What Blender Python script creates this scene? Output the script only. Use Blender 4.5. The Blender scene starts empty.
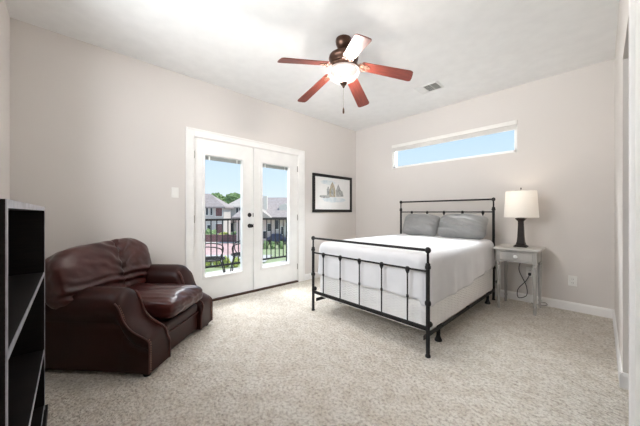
import bpy, bmesh, math, random
from mathutils import Vector, Matrix, noise
random.seed(7)
PI = math.pi
scn = bpy.context.scene
COL = scn.collection

# ------------------------------------------------------------------ camera
TH = math.atan2(282, 267)
cd = bpy.data.cameras.new('camera'); cam = bpy.data.objects.new('camera', cd); COL.objects.link(cam)
cam.location = (3.379, -4.184, 1.12)
cam.rotation_euler = (PI/2, 0, TH)
cd.sensor_width = 36; cd.lens = 267/640*36
cd.shift_y = -0.5/640
cd.clip_start = 0.02; cd.clip_end = 500
scn.camera = cam

# ------------------------------------------------------------------ view
vs = scn.view_settings
vs.view_transform = 'Standard'; vs.look = 'None'; vs.gamma = 1; vs.use_curve_mapping = False
vs.exposure = 0.70
scn.cycles.max_bounces = 16; scn.cycles.diffuse_bounces = 8; scn.cycles.transparent_max_bounces = 16
scn.cycles.sample_clamp_indirect = 6

# ------------------------------------------------------------------ sky
w = bpy.data.worlds.new('sky'); scn.world = w; w.use_nodes = True
nt = w.node_tree; nt.nodes.clear()
out = nt.nodes.new('ShaderNodeOutputWorld'); bg = nt.nodes.new('ShaderNodeBackground')
tc = nt.nodes.new('ShaderNodeTexCoord'); sx = nt.nodes.new('ShaderNodeSeparateXYZ'); cr = nt.nodes.new('ShaderNodeValToRGB')
nt.links.new(tc.outputs['Generated'], sx.inputs[0]); nt.links.new(sx.outputs['Z'], cr.inputs[0])
cr.color_ramp.elements[0].position = 0.0; cr.color_ramp.elements[0].color = (0.86, 0.94, 1.0, 1)
cr.color_ramp.elements[1].position = 0.45; cr.color_ramp.elements[1].color = (0.42, 0.67, 1.0, 1)
e = cr.color_ramp.elements.new(0.12); e.color = (0.70, 0.86, 1.0, 1)
nt.links.new(cr.outputs[0], bg.inputs[0]); bg.inputs[1].default_value = 0.68
nt.links.new(bg.outputs[0], out.inputs[0])

def light(name, typ, loc, energy, color=(1,1,1), target=None, **kw):
    d = bpy.data.lights.new(name, typ); d.energy = energy; d.color = color
    for k, v in kw.items(): setattr(d, k, v)
    o = bpy.data.objects.new(name, d); COL.objects.link(o); o.location = loc
    if target is not None:
        o.rotation_euler = (Vector(target)-Vector(loc)).to_track_quat('-Z', 'Y').to_euler()
    return o
light('sun', 'SUN', (0, 0, 20), 2.9, (1.0, 0.95, 0.88), target=(-8, -7, 3), angle=0.01)
# daylight through the balcony doors and high window; fill through an added rear window
light('door_daylight', 'AREA', (-2.6, -2.3, 4.2), 380, (0.98, 0.985, 1.0), target=(1.3, -2.2, 0.6), shape='RECTANGLE', size=3.2, size_y=2.4)
light('window_daylight', 'AREA', (1.73, 0.9, 3.4), 480, (0.93, 0.97, 1.0), target=(1.8, -0.9, 1.2), shape='RECTANGLE', size=2.2, size_y=1.2)
light('rear_fill', 'AREA', (1.7, -5.2, 2.0), 38, (0.99, 0.985, 1.0), target=(1.2, -1.0, 1.5), shape='RECTANGLE', size=1.8, size_y=0.9)  # added unseen lamp outside the made-up rear window, fills the room
light('rear_ceiling_fill', 'AREA', (1.8, -8.6, 0.4), 250, (0.99, 0.99, 0.99), target=(1.6, -2.6, 2.7), shape='RECTANGLE', size=4.0, size_y=1.8)  # added unseen lamp, aimed up through that window to brighten the ceiling

# ------------------------------------------------------------------ materials
def mat(name, c, rough=0.5, metal=0.0, c2=None, nscale=8.0, stretch=(1,1,1), bump=0.0, bscale=40.0, bdist=0.01,
        coat=0.0, emis=None, estr=0.0, spec=0.5, detail=4.0, lo=0.35, hi=0.65, sheen=0.0, voronoi=False):
    m = bpy.data.materials.new(name); m.use_nodes = True
    n = m.node_tree.nodes; L = m.node_tree.links; b = n['Principled BSDF']
    b.inputs['Base Color'].default_value = (*c, 1); b.inputs['Roughness'].default_value = rough
    b.inputs['Metallic'].default_value = metal; b.inputs['Specular IOR Level'].default_value = spec
    b.inputs['Coat Weight'].default_value = coat
    b.inputs['Sheen Weight'].default_value = sheen
    if emis: b.inputs['Emission Color'].default_value = (*emis, 1); b.inputs['Emission Strength'].default_value = estr
    t = n.new('ShaderNodeTexCoord'); mp = n.new('ShaderNodeMapping'); mp.inputs['Scale'].default_value = stretch
    L.new(t.outputs['Object'], mp.inputs[0])
    nz = n.new('ShaderNodeTexNoise'); nz.inputs['Scale'].default_value = nscale; nz.inputs['Detail'].default_value = detail
    L.new(mp.outputs[0], nz.inputs[0])
    r = n.new('ShaderNodeValToRGB')
    c2 = c2 or tuple(x*0.96 for x in c)
    r.color_ramp.elements[0].position = lo; r.color_ramp.elements[0].color = (*c2, 1)
    r.color_ramp.elements[1].position = hi; r.color_ramp.elements[1].color = (*c, 1)
    L.new(nz.outputs['Fac'], r.inputs[0]); L.new(r.outputs[0], b.inputs['Base Color'])
    if bump:
        if voronoi:
            bz = n.new('ShaderNodeTexVoronoi'); bo = bz.outputs['Distance']
        else:
            bz = n.new('ShaderNodeTexNoise'); bz.inputs['Detail'].default_value = 3; bo = bz.outputs['Fac']
        bz.inputs['Scale'].default_value = bscale; L.new(mp.outputs[0], bz.inputs[0])
        bp = n.new('ShaderNodeBump'); bp.inputs['Strength'].default_value = bump; bp.inputs['Distance'].default_value = bdist
        L.new(bo, bp.inputs['Height']); L.new(bp.outputs[0], b.inputs['Normal'])
    return m

M = {}
M['wall'] = mat('wall_paint', (0.69, 0.655, 0.628), 0.85, c2=(0.68, 0.645, 0.618), nscale=2, bump=0.15, bscale=120, bdist=0.002)
M['ceil'] = mat('ceiling_paint', (0.87, 0.87, 0.865), 0.9, bump=0.2, bscale=90, bdist=0.002)
M['trim'] = mat('white_trim_paint', (0.88, 0.87, 0.855), 0.4)
M['door'] = mat('white_door_paint', (0.88, 0.875, 0.86), 0.35)
M['vinyl'] = mat('white_shade_fabric', (0.85, 0.83, 0.80), 0.6)
M['slat'] = mat('grey_blind_slat', (0.42, 0.42, 0.40), 0.5)
M['black'] = mat('black_hardware', (0.02, 0.018, 0.017), 0.35, 0.4)
M['iron'] = mat('dark_wrought_iron', (0.014, 0.013, 0.013), 0.5, 0.0, spec=0.3, c2=(0.009, 0.008, 0.008), nscale=30, bump=0.1, bscale=60, bdist=0.002)
M['steel'] = mat('brushed_nickel', (0.35, 0.33, 0.3), 0.4, 0.8)
M['plastic'] = mat('white_plastic', (0.86, 0.85, 0.82), 0.35)
M['slot'] = mat('outlet_slot', (0.08, 0.07, 0.06), 0.6)
M['bronze'] = mat('oil_rubbed_bronze', (0.10, 0.055, 0.038), 0.35, 0.75, c2=(0.06, 0.03, 0.02), nscale=20)
M['copper'] = mat('antique_copper', (0.24, 0.13, 0.09), 0.5, 0.3, c2=(0.10, 0.05, 0.035), nscale=25)
M['fitter'] = mat('blackened_bronze', (0.012, 0.008, 0.007), 0.8, spec=0.05)
M['cherry'] = mat('cherry_wood', (0.19, 0.040, 0.026), 0.45, c2=(0.11, 0.021, 0.014), nscale=7, stretch=(1, 12, 1), spec=0.5)
M['leather'] = mat('burgundy_leather', (0.056, 0.0105, 0.008), 0.30, c2=(0.030, 0.006, 0.005), nscale=4, bump=0.2, bscale=18, bdist=0.010, spec=0.5)
M['leather_smooth'] = mat('burgundy_leather_taut', (0.032, 0.0065, 0.0045), 0.42, c2=(0.020, 0.0045, 0.003), nscale=4, bump=0.1, bscale=9, bdist=0.006, spec=0.25)
M['piping'] = mat('worn_leather_piping', (0.075, 0.022, 0.017), 0.35)
M['nail'] = mat('antique_brass_nail', (0.30, 0.17, 0.12), 0.35, 0.7)
M['espresso'] = mat('espresso_wood_veneer', (0.010, 0.0065, 0.006), 0.5, spec=0.2, c2=(0.005, 0.004, 0.004), nscale=10, stretch=(1, 1, 14))
M['edge'] = mat('catchlight_edge_band', (0.46, 0.47, 0.52), 0.3, c2=(0.28, 0.28, 0.32), nscale=30)  # pale colour paints in the light that the glossy edges catch
M['spread'] = mat('white_cotton_coverlet', (0.79, 0.79, 0.81), 0.85, bump=0.12, bscale=180, bdist=0.002, sheen=0.1)
M['satin'] = mat('grey_satin', (0.27, 0.27, 0.265), 0.36, c2=(0.21, 0.21, 0.21), nscale=6, sheen=0.3)
M['nstand'] = mat('grey_washed_wood', (0.47, 0.455, 0.43), 0.55, c2=(0.34, 0.33, 0.315), nscale=9, stretch=(1, 1, 0.12))
M['nstop'] = mat('pale_grey_washed_top', (0.56, 0.54, 0.51), 0.45, c2=(0.47, 0.45, 0.42), nscale=9, stretch=(0.15, 1, 1))
M['knob'] = mat('glass_white_knob', (0.8, 0.8, 0.78), 0.15)
M['lampbase'] = mat('dark_bronze_lamp', (0.022, 0.014, 0.011), 0.55, 0.0, spec=0.3, c2=(0.013, 0.009, 0.007), nscale=20)
M['cord'] = mat('black_cord', (0.02, 0.02, 0.02), 0.5)
M['matboard'] = mat('white_mat_board', (0.86, 0.86, 0.85), 0.8)
M['ink_blue'] = mat('pale_blue_wash', (0.62, 0.70, 0.74), 0.8, c2=(0.78, 0.81, 0.82), nscale=14)
M['ink_grey'] = mat('grey_ink', (0.26, 0.27, 0.27), 0.8, c2=(0.50, 0.51, 0.50), nscale=30)
M['ink_tan'] = mat('tan_ink', (0.36, 0.31, 0.22), 0.8, c2=(0.52, 0.47, 0.38), nscale=40)
M['frame'] = mat('black_picture_frame', (0.012, 0.010, 0.009), 0.45, spec=0.3)
M['vent'] = mat('vent_white_metal', (0.80, 0.80, 0.79), 0.5)
M['ventgrey'] = mat('vent_louver_grey', (0.50, 0.50, 0.48), 0.5)
M['duct'] = mat('vent_duct_dark', (0.05, 0.05, 0.045), 0.8)

# outdoors
M['deck'] = mat('pale_concrete', (0.36, 0.35, 0.33), 0.9, c2=(0.29, 0.28, 0.27), nscale=5)
M['stucco'] = mat('beige_stucco', (0.66, 0.59, 0.55), 0.9)
M['stucco_pale'] = mat('cream_stucco', (0.74, 0.69, 0.63), 0.9)
M['pier'] = mat('grey_stucco', (0.15, 0.15, 0.155), 0.9)
M['roof'] = mat('grey_brown_shingle', (0.42, 0.36, 0.35), 0.95, c2=(0.34, 0.29, 0.28), nscale=3, bump=0.4, bscale=8, bdist=0.05)
M['roof_tan'] = mat('tan_shingle', (0.55, 0.49, 0.45), 0.95, c2=(0.46, 0.41, 0.37), nscale=3)
M['roof_dark'] = mat('dark_shingle', (0.13, 0.10, 0.10), 0.95)
M['winglass'] = mat('dark_window_glass', (0.05, 0.055, 0.07), 0.1)
M['maroon'] = mat('maroon_brick', (0.28, 0.15, 0.15), 0.9, c2=(0.17, 0.09, 0.09), nscale=6)
M['brickpave'] = mat('pink_brick_paving', (0.66, 0.44, 0.42), 0.95, c2=(0.52, 0.34, 0.33), nscale=1.2)
M['walk'] = mat('grey_walkway', (0.52, 0.50, 0.48), 0.95)
M['grass'] = mat('lawn_grass', (0.38, 0.43, 0.24), 0.95, c2=(0.27, 0.31, 0.18), nscale=1.5, bump=0.6, bscale=12, bdist=0.05)
M['leaf'] = mat('tree_foliage', (0.26, 0.36, 0.16), 0.9, c2=(0.12, 0.18, 0.08), nscale=2.5)
M['leaf_yellow'] = mat('shrub_foliage', (0.42, 0.44, 0.12), 0.9, c2=(0.15, 0.20, 0.05), nscale=5)
M['bark'] = mat('tree_bark', (0.12, 0.085, 0.06), 0.95)
M['car'] = mat('car_blue_paint', (0.05, 0.06, 0.12), 0.3)
M['tyre'] = mat('tyre_rubber', (0.02, 0.02, 0.02), 0.8)

# carpet: nubby loop pile
def carpet_mat():
    m = bpy.data.materials.new('cream_carpet'); m.use_nodes = True
    n = m.node_tree.nodes; L = m.node_tree.links; b = n['Principled BSDF']
    b.inputs['Roughness'].default_value = 1.0; b.inputs['Specular IOR Level'].default_value = 0.1
    b.inputs['Sheen Weight'].default_value = 0.15
    t = n.new('ShaderNodeTexCoord')
    def nz(scale, detail=3, rough=0.6):
        q = n.new('ShaderNodeTexNoise'); q.inputs['Scale'].default_value = scale
        q.inputs['Detail'].default_value = detail; q.inputs['Roughness'].default_value = rough
        L.new(t.outputs['Object'], q.inputs[0]); return q
    a = nz(52, 4, 0.7); c = nz(9, 5, 0.65)
    r = n.new('ShaderNodeValToRGB')
    r.color_ramp.elements[0].position = 0.33; r.color_ramp.elements[0].color = (0.46, 0.40, 0.33, 1)
    r.color_ramp.elements[1].position = 0.55; r.color_ramp.elements[1].color = (0.82, 0.775, 0.70, 1)
    L.new(a.outputs['Fac'], r.inputs[0])
    r2 = n.new('ShaderNodeValToRGB')
    r2.color_ramp.elements[0].position = 0.38; r2.color_ramp.elements[0].color = (0.86, 0.83, 0.79, 1)
    r2.color_ramp.elements[1].position = 0.58; r2.color_ramp.elements[1].color = (1, 1, 1, 1)
    L.new(c.outputs['Fac'], r2.inputs[0])
    mx = n.new('ShaderNodeMix'); mx.data_type = 'RGBA'; mx.blend_type = 'MULTIPLY'; mx.inputs[0].default_value = 1
    L.new(r.outputs[0], mx.inputs[6]); L.new(r2.outputs[0], mx.inputs[7]); L.new(mx.outputs[2], b.inputs['Base Color'])
    v = n.new('ShaderNodeTexVoronoi'); v.inputs['Scale'].default_value = 48; L.new(t.outputs['Object'], v.inputs[0])
    ad = n.new('ShaderNodeMath'); ad.operation = 'ADD'; L.new(a.outputs['Fac'], ad.inputs[0])
    mu = n.new('ShaderNodeMath'); mu.operation = 'MULTIPLY'; mu.inputs[1].default_value = -0.6; L.new(v.outputs['Distance'], mu.inputs[0])
    L.new(mu.outputs[0], ad.inputs[1])
    bp = n.new('ShaderNodeBump'); bp.inputs['Strength'].default_value = 1.0; bp.inputs['Distance'].default_value = 0.02
    L.new(ad.outputs[0], bp.inputs['Height'])
    bp2 = n.new('ShaderNodeBump'); bp2.inputs['Strength'].default_value = 0.5; bp2.inputs['Distance'].default_value = 0.05
    L.new(c.outputs['Fac'], bp2.inputs['Height']); L.new(bp.outputs[0], bp2.inputs['Normal'])
    L.new(bp2.outputs[0], b.inputs['Normal'])
    return m
M['carpet'] = carpet_mat()

def glass_mat(name, tint=(1,1,1), base=0.03, refl=0.5):
    m = bpy.data.materials.new(name); m.use_nodes = True
    n = m.node_tree.nodes; L = m.node_tree.links; n.clear()
    o = n.new('ShaderNodeOutputMaterial'); mx = n.new('ShaderNodeMixShader')
    tr = n.new('ShaderNodeBsdfTransparent'); tr.inputs[0].default_value = (*tint, 1)
    gl = n.new('ShaderNodeBsdfGlossy'); gl.inputs['Roughness'].default_value = 0.01
    fr = n.new('ShaderNodeFresnel'); fr.inputs[0].default_value = 1.12
    L.new(fr.outputs[0], mx.inputs[0]); L.new(tr.outputs[0], mx.inputs[1]); L.new(gl.outputs[0], mx.inputs[2]); L.new(mx.outputs[0], o.inputs[0])
    return m
M['glass'] = glass_mat('window_glass', (0.97, 0.98, 0.98))

def trans_mat(name, c, tfac, emis=None, estr=0, clear=0.0):
    m = bpy.data.materials.new(name); m.use_nodes = True
    n = m.node_tree.nodes; L = m.node_tree.links; n.clear()
    o = n.new('ShaderNodeOutputMaterial'); mx = n.new('ShaderNodeMixShader'); mx.inputs[0].default_value = tfac
    d = n.new('ShaderNodeBsdfDiffuse'); d.inputs[0].default_value = (*c, 1)
    t = n.new('ShaderNodeBsdfTranslucent'); t.inputs[0].default_value = (*c, 1)
    L.new(d.outputs[0], mx.inputs[1]); L.new(t.outputs[0], mx.inputs[2]); last = mx
    if clear:
        m2 = n.new('ShaderNodeMixShader'); m2.inputs[0].default_value = clear
        tp = n.new('ShaderNodeBsdfTransparent'); L.new(last.outputs[0], m2.inputs[1]); L.new(tp.outputs[0], m2.inputs[2]); last = m2
    if emis:
        e = n.new('ShaderNodeEmission'); e.inputs[0].default_value = (*emis, 1); e.inputs[1].default_value = estr
        ad = n.new('ShaderNodeAddShader'); L.new(last.outputs[0], ad.inputs[0]); L.new(e.outputs[0], ad.inputs[1]); last = ad
    L.new(last.outputs[0], o.inputs[0])
    return m
M['bowl'] = trans_mat('frosted_glass_bowl', (0.35, 0.33, 0.32), 0.5, (1.0, 0.87, 0.81), 0.20, clear=0.994)
M['shade'] = trans_mat('white_linen_shade', (0.86, 0.84, 0.81), 0.45, (1.0, 0.95, 0.88), 0.03)
M['bulb'] = mat('lit_bulb', (1, 1, 1), emis=(1.0, 0.93, 0.85), estr=3)

def boxspring_mat():
    m = mat('quilted_white_ticking', (0.94, 0.93, 0.92), 0.7)
    n = m.node_tree.nodes; L = m.node_tree.links; b = n['Principled BSDF']
    t = n.new('ShaderNodeTexCoord'); mp = n.new('ShaderNodeMapping'); mp.inputs['Rotation'].default_value = (0, 0, 0)
    L.new(t.outputs['Object'], mp.inputs[0])
    wv = n.new('ShaderNodeTexWave'); wv.wave_type = 'BANDS'; wv.bands_direction = 'Z'
    # wavy horizontal stitch rows (~22 mm apart)
    sep = n.new('ShaderNodeSeparateXYZ'); L.new(mp.outputs[0], sep.inputs[0])
    add = n.new('ShaderNodeMath'); add.operation = 'ADD'; L.new(sep.outputs[0], add.inputs[0]); L.new(sep.outputs[1], add.inputs[1])
    mul = n.new('ShaderNodeMath'); mul.operation = 'MULTIPLY'; mul.inputs[1].default_value = 2*PI/0.075; L.new(add.outputs[0], mul.inputs[0])
    sn = n.new('ShaderNodeMath'); sn.operation = 'SINE'; L.new(mul.outputs[0], sn.inputs[0])
    am = n.new('ShaderNodeMath'); am.operation = 'MULTIPLY'; am.inputs[1].default_value = 0.008; L.new(sn.outputs[0], am.inputs[0])
    zz = n.new('ShaderNodeMath'); zz.operation = 'ADD'; L.new(sep.outputs[2], zz.inputs[0]); L.new(am.outputs[0], zz.inputs[1])
    zm = n.new('ShaderNodeMath'); zm.operation = 'MULTIPLY'; zm.inputs[1].default_value = 2*PI/0.024; L.new(zz.outputs[0], zm.inputs[0])
    s2 = n.new('ShaderNodeMath'); s2.operation = 'SINE'; L.new(zm.outputs[0], s2.inputs[0])
    bp = n.new('ShaderNodeBump'); bp.inputs['Strength'].default_value = 0.45; bp.inputs['Distance'].default_value = 0.004
    L.new(s2.outputs[0], bp.inputs['Height']); L.new(bp.outputs[0], b.inputs['Normal'])
    n.remove(wv)
    return m
M['ticking'] = boxspring_mat()

# ------------------------------------------------------------------ helpers
class MB:
    def __init__(s): s.bm = bmesh.new()
    def box(s, x0, x1, y0, y1, z0, z1, mx=None):
        v = [s.bm.verts.new(p) for p in ((x0,y0,z0),(x1,y0,z0),(x1,y1,z0),(x0,y1,z0),(x0,y0,z1),(x1,y0,z1),(x1,y1,z1),(x0,y1,z1))]
        if mx: 
            for q in v: q.co = mx @ q.co
        for f in ((3,2,1,0),(4,5,6,7),(0,1,5,4),(1,2,6,5),(2,3,7,6),(3,0,4,7)): s.bm.faces.new([v[i] for i in f])
        return s
    def poly(s, pts):
        s.bm.faces.new([s.bm.verts.new(p) for p in pts]); return s
    def prism(s, pts, d):
        d = Vector(d); a = [s.bm.verts.new(p) for p in pts]; b = [s.bm.verts.new(Vector(p)+d) for p in pts]
        k = len(pts); s.bm.faces.new(a[::-1]); s.bm.faces.new(b)
        for i in range(k): s.bm.faces.new([a[i], a[(i+1)%k], b[(i+1)%k], b[i]])
        return s
    def rings(s, rings, close=True, cap0=True, cap1=True):
        R = [[s.bm.verts.new(p) for p in r] for r in rings]
        for a, b in zip(R, R[1:]):
            k = len(a)
            for i in range(k if close else k-1):
                s.bm.faces.new([a[i], a[(i+1)%k], b[(i+1)%k], b[i]])
        if cap0: s.bm.faces.new(R[0][::-1])
        if cap1: s.bm.faces.new(R[-1])
        return s
    def lathe(s, prof, c=(0,0,0), seg=28, cap=True, axis='z'):
        rs = []
        for r, z in prof:
            ring = []
            for i in range(seg):
                a = 2*PI*i/seg; p = Vector((max(r, 1e-4)*math.cos(a), max(r, 1e-4)*math.sin(a), z))
                if axis == 'x': p = Vector((p.z, p.x, p.y))
                if axis == 'y': p = Vector((p.y, p.z, p.x))
                ring.append(p + Vector(c))
            rs.append(ring)
        return s.rings(rs, True, cap, cap)
    def tube(s, pts, r, seg=10, cap=True, closed=False):
        pts = [Vector(p) for p in pts]; n = len(pts)
        rr = r if isinstance(r, (list, tuple)) else [r]*n
        rs = []; up = None
        for i in range(n):
            if i == 0: t = pts[1]-pts[0]
            elif i == n-1: t = pts[-1]-pts[-2]
            else: t = (pts[i+1]-pts[i]).normalized() + (pts[i]-pts[i-1]).normalized()
            t.normalize()
            if up is None:
                up = Vector((0,0,1)) if abs(t.z) < .9 else Vector((1,0,0))
            sd = t.cross(up).normalized(); up = sd.cross(t).normalized()
            rs.append([pts[i] + rr[i]*(math.cos(2*PI*k/seg)*sd + math.sin(2*PI*k/seg)*up) for k in range(seg)])
        return s.rings(rs, True, cap, cap)
    def ball(s, c, r, sc=(1,1,1), seg=12):
        prof = []
        m_ = bmesh.ops.create_uvsphere(s.bm, u_segments=seg, v_segments=max(6, seg*2//3), radius=r)
        for v in m_['verts']: v.co = Vector((v.co.x*sc[0], v.co.y*sc[1], v.co.z*sc[2])) + Vector(c)
        return s
    def grid(s, f, nu, nv, wrap=False):
        g = [[s.bm.verts.new(f(i/(nu-1), j/(nv-1))) for j in range(nv)] for i in range(nu)]
        for i in range(nu-1):
            for j in range(nv-1):
                s.bm.faces.new([g[i][j], g[i+1][j], g[i+1][j+1], g[i][j+1]])
        return g
    def build(s, name, m, parent=None, smooth=False, bevel=0, seg=2, loc=None, sub=0, weld=False):
        if weld: bmesh.ops.remove_doubles(s.bm, verts=s.bm.verts, dist=1e-5)
        bmesh.ops.recalc_face_normals(s.bm, faces=s.bm.faces)
        me = bpy.data.meshes.new(name); s.bm.to_mesh(me); s.bm.free()
        if smooth:
            for p in me.polygons: p.use_smooth = True
            try: me.set_sharp_from_angle(angle=math.radians(42))
            except Exception: pass
        me.materials.append(M[m] if isinstance(m, str) else m)
        o = bpy.data.objects.new(name, me); COL.objects.link(o)
        if parent: o.parent = parent
        if loc is not None: o.location = loc
        if bevel:
            b = o.modifiers.new('bevel', 'BEVEL'); b.width = bevel; b.segments = seg; b.limit_method = 'ANGLE'; b.angle_limit = math.radians(40)
        if sub:
            q = o.modifiers.new('sub', 'SUBSURF'); q.levels = sub; q.render_levels = sub
        return o
def tag(o, label, cat, group=None, kind=None):
    o['label'] = label; o['category'] = cat
    if group: o['group'] = group
    if kind: o['kind'] = kind
    return o
def thing(name, label, cat, loc=(0,0,0), rz=0, group=None):
    o = bpy.data.objects.new(name, None); COL.objects.link(o); o.location = loc; o.rotation_euler = (0,0,rz)
    o.empty_display_size = 0.1
    return tag(o, label, cat, group)
def struct(o): o['kind'] = 'structure'; return o
def sempty(name, loc=(0,0,0)):
    o = bpy.data.objects.new(name, None); COL.objects.link(o); o.location = loc; o['kind'] = 'structure'; return o
def copy_tree(o, parent=None):
    c = o.copy(); COL.objects.link(c); c.parent = parent
    for ch in [x for x in bpy.data.objects if x.parent == o]: copy_tree(ch, c)
    return c

# ------------------------------------------------------------------ room shell
RX, RY, H = 3.47, -4.53, 2.74
T = 0.14
struct(MB().box(0, RX+1.6, RY, 0, -0.12, 0).build('floor', 'carpet'))
struct(MB().box(-T, RX+1.7, RY-T, T, H, H+0.2).build('ceiling', 'ceil'))
# door wall with the french door opening
DY0, DY1, DZ = -3.085, -1.47, 2.045
b = MB(); b.box(-T, 0, RY-T, DY0, -0.12, H); b.box(-T, 0, DY1, T, -0.12, H); b.box(-T, 0, DY0, DY1, DZ, H)
struct(b.build('wall_left', 'wall'))
# bed wall with high window
WX0, WX1, WZ0, WZ1 = 0.826, 2.632, 1.895, 2.295
b = MB(); b.box(0, WX0, 0, T, -0.12, H); b.box(WX1, RX+1.7, 0, T, -0.12, H); b.box(WX0, WX1, 0, T, -0.12, WZ0); b.box(WX0, WX1, 0, T, WZ1, H)
struct(b.build('wall_back', 'wall'))
# right wall, opening to hallway
OY0, OY1, OZ = -2.556, -1.60, 2.10
b = MB(); b.box(RX, RX+T, OY1, 0, 0, H); b.box(RX, RX+T, OY0, OY1, OZ, H); b.box(RX, RX+T, RY, OY0, 0, H)
struct(b.build('wall_right', 'wall'))
# hallway beyond the opening
b = MB(); b.box(RX+T, RX+1.6, OY1, OY1+0.1, 0, H); b.box(RX+1.6, RX+1.7, RY, OY1+0.1, -0.12, H)
struct(b.build('wall_hallway', 'wall'))
# wall behind the camera, with an added window opening to let fill light in
VX0, VX1, VZ0, VZ1 = 0.80, 2.60, 1.22, 2.45
b = MB(); b.box(0, VX0, RY-T, RY, -0.12, H); b.box(VX1, RX+1.7, RY-T, RY, -0.12, H); b.box(VX0, VX1, RY-T, RY, -0.12, VZ0); b.box(VX0, VX1, RY-T, RY, VZ1, H)
struct(b.build('wall_front', 'wall'))

def base_board(name, p0, p1, nrm):
    p0 = Vector(p0); p1 = Vector(p1); n = Vector(nrm)
    prof = [(0,0),(0.014,0),(0.014,0.078),(0.010,0.088),(0.006,0.096),(0,0.098)]
    a = [(p0 + n*d + Vector((0,0,z))) for d, z in prof]
    return struct(MB().prism(a, p1-p0).build(name, 'trim'))
base_board('baseboard_left', (0, RY, 0), (0, DY0-0.085, 0), (1,0,0))
base_board('baseboard_left', (0, DY1+0.12, 0), (0, 0, 0), (1,0,0))
base_board('baseboard_back', (0, 0, 0), (RX, 0, 0), (0,-1,0))
base_board('baseboard_right', (RX, 0, 0), (RX, OY1-0.014, 0), (-1,0,0))
base_board('baseboard_hallway', (RX-0.014, OY1, 0), (RX+1.6, OY1, 0), (0,-1,0))
base_board('baseboard_front', (0, RY, 0), (RX, RY, 0), (0,1,0))
# white cased jamb on the near side of the opening
b = MB(); b.box(RX-0.018, RX+T+0.018, OY0-0.09, OY0+0.0, 0, H-0.001); b.box(RX-0.006, RX+T, OY0-0.4, OY0-0.09, 0, H-0.001)
struct(b.build('trim_1', 'trim', bevel=0.003))

# ------------------------------------------------------------------ french doors
cw = 0.085
b = MB()
b.box(0, 0.020, DY0-cw, DY0+0.005, 0, DZ+cw); b.box(0, 0.020, DY1-0.005, DY1+0.118, 0, DZ+cw); b.box(0, 0.020, DY0+0.005, DY1-0.005, DZ-0.005, DZ+cw)
b.box(-T, 0, DY0, DY0+0.012, 0, DZ); b.box(-T, 0, DY1-0.012, DY1, 0, DZ); b.box(-T, 0, DY0, DY1, DZ-0.012, DZ)
b.box(0.020, 0.027, DY0-cw, DY0-cw+0.022, 0, DZ+cw); b.box(0.020, 0.027, DY1+0.096, DY1+0.118, 0, DZ+cw); b.box(0.020, 0.027, DY0-cw+0.022, DY1+0.096, DZ+cw-0.022, DZ+cw)
struct(b.build('trim_2', 'trim', bevel=0.003))
struct(MB().box(-T, 0.012, DY0, DY1, -0.01, 0.022).build('trim_3', 'bronze', bevel=0.004))
DM = -2.278
def french_door(name, y0, y1, gy0, gy1, hinge_y, lock_y=None):
    e = sempty(name, (-0.008, 0, 0))
    z0, z1 = 0.028, DZ-0.014; g0, g1 = 0.315, 1.84
    b = MB(); x0, x1 = -0.044, 0
    b.box(x0, x1, y0, gy0, z0, z1); b.box(x0, x1, gy1, y1, z0, z1); b.box(x0, x1, gy0, gy1, z0, g0); b.box(x0, x1, gy0, gy1, g1, z1)
    struct(b.build('door_panel', 'door', e))
    f = 0.022; b = MB()
    for (a0, a1, c0, c1) in ((gy0-f, gy0+0.006, g0-f, g1+f), (gy1-0.006, gy1+f, g0-f, g1+f), (gy0, gy1, g0-f, g0+0.006), (gy0, gy1, g1-0.006, g1+f)):
        b.box(-0.056, 0.012, a0, a1, c0, c1)
    struct(b.build('glazing_frame', 'door', e, bevel=0.004))
    struct(MB().box(-0.026, -0.020, gy0, gy1, g0, g1).build('glass_pane', 'glass', e))
    b = MB()
    for k in range(7): b.box(-0.040, -0.028, gy0+0.012, gy1-0.012, g1-0.016-0.0065*k, g1-0.012-0.0065*k)
    bl = struct(b.build('blind_stack', 'slat', e))
    b = MB()
    for yy in (gy0+0.07, gy1-0.07): b.box(-0.0275, -0.0265, yy-0.009, yy+0.009, g1-0.06, g1-0.006)
    struct(b.build('ladder_tape', 'plastic', bl))
    for z in (0.25, 1.04, 1.82):
        struct(MB().lathe([(0.007, z-0.045), (0.007, z+0.045)], (0.004, hinge_y, 0), 10).build('hinge', 'steel', e, smooth=True))
    if lock_y is not None:
        for z, nm in ((1.085, 'deadbolt'), (0.935, 'door_knob')):
            b = MB(); b.lathe([(0.028, 0), (0.030, 0.004), (0.027, 0.010), (0.012, 0.012)], (0, lock_y, z), 20, axis='x')
            if nm == 'door_knob':
                b.lathe([(0.011, 0.01), (0.011, 0.028), (0.022, 0.034), (0.027, 0.046), (0.024, 0.058), (0.008, 0.064)], (0, lock_y, z), 20, axis='x')
            else:
                b.box(0.010, 0.026, lock_y-0.005, lock_y+0.005, z-0.016, z+0.016)
            struct(b.build(nm, 'black', e, smooth=True))
            struct(MB().box(0, 0.004, DM-0.006, DM+0.006, z-0.026, z+0.026).build('latch_plate', 'black', e))
    return e
french_door('door_1', DY0+0.014, DM-0.003, -2.950, -2.437, DY0+0.012, -2.335)
d2 = french_door('door_2', DM+0.003, DY1-0.014, -2.135, -1.640, DY1-0.012)
struct(MB().box(0.0, 0.010, DM+0.004, DM+0.040, 0.03, DZ-0.016).build('astragal', 'door', d2, bevel=0.002))

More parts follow.
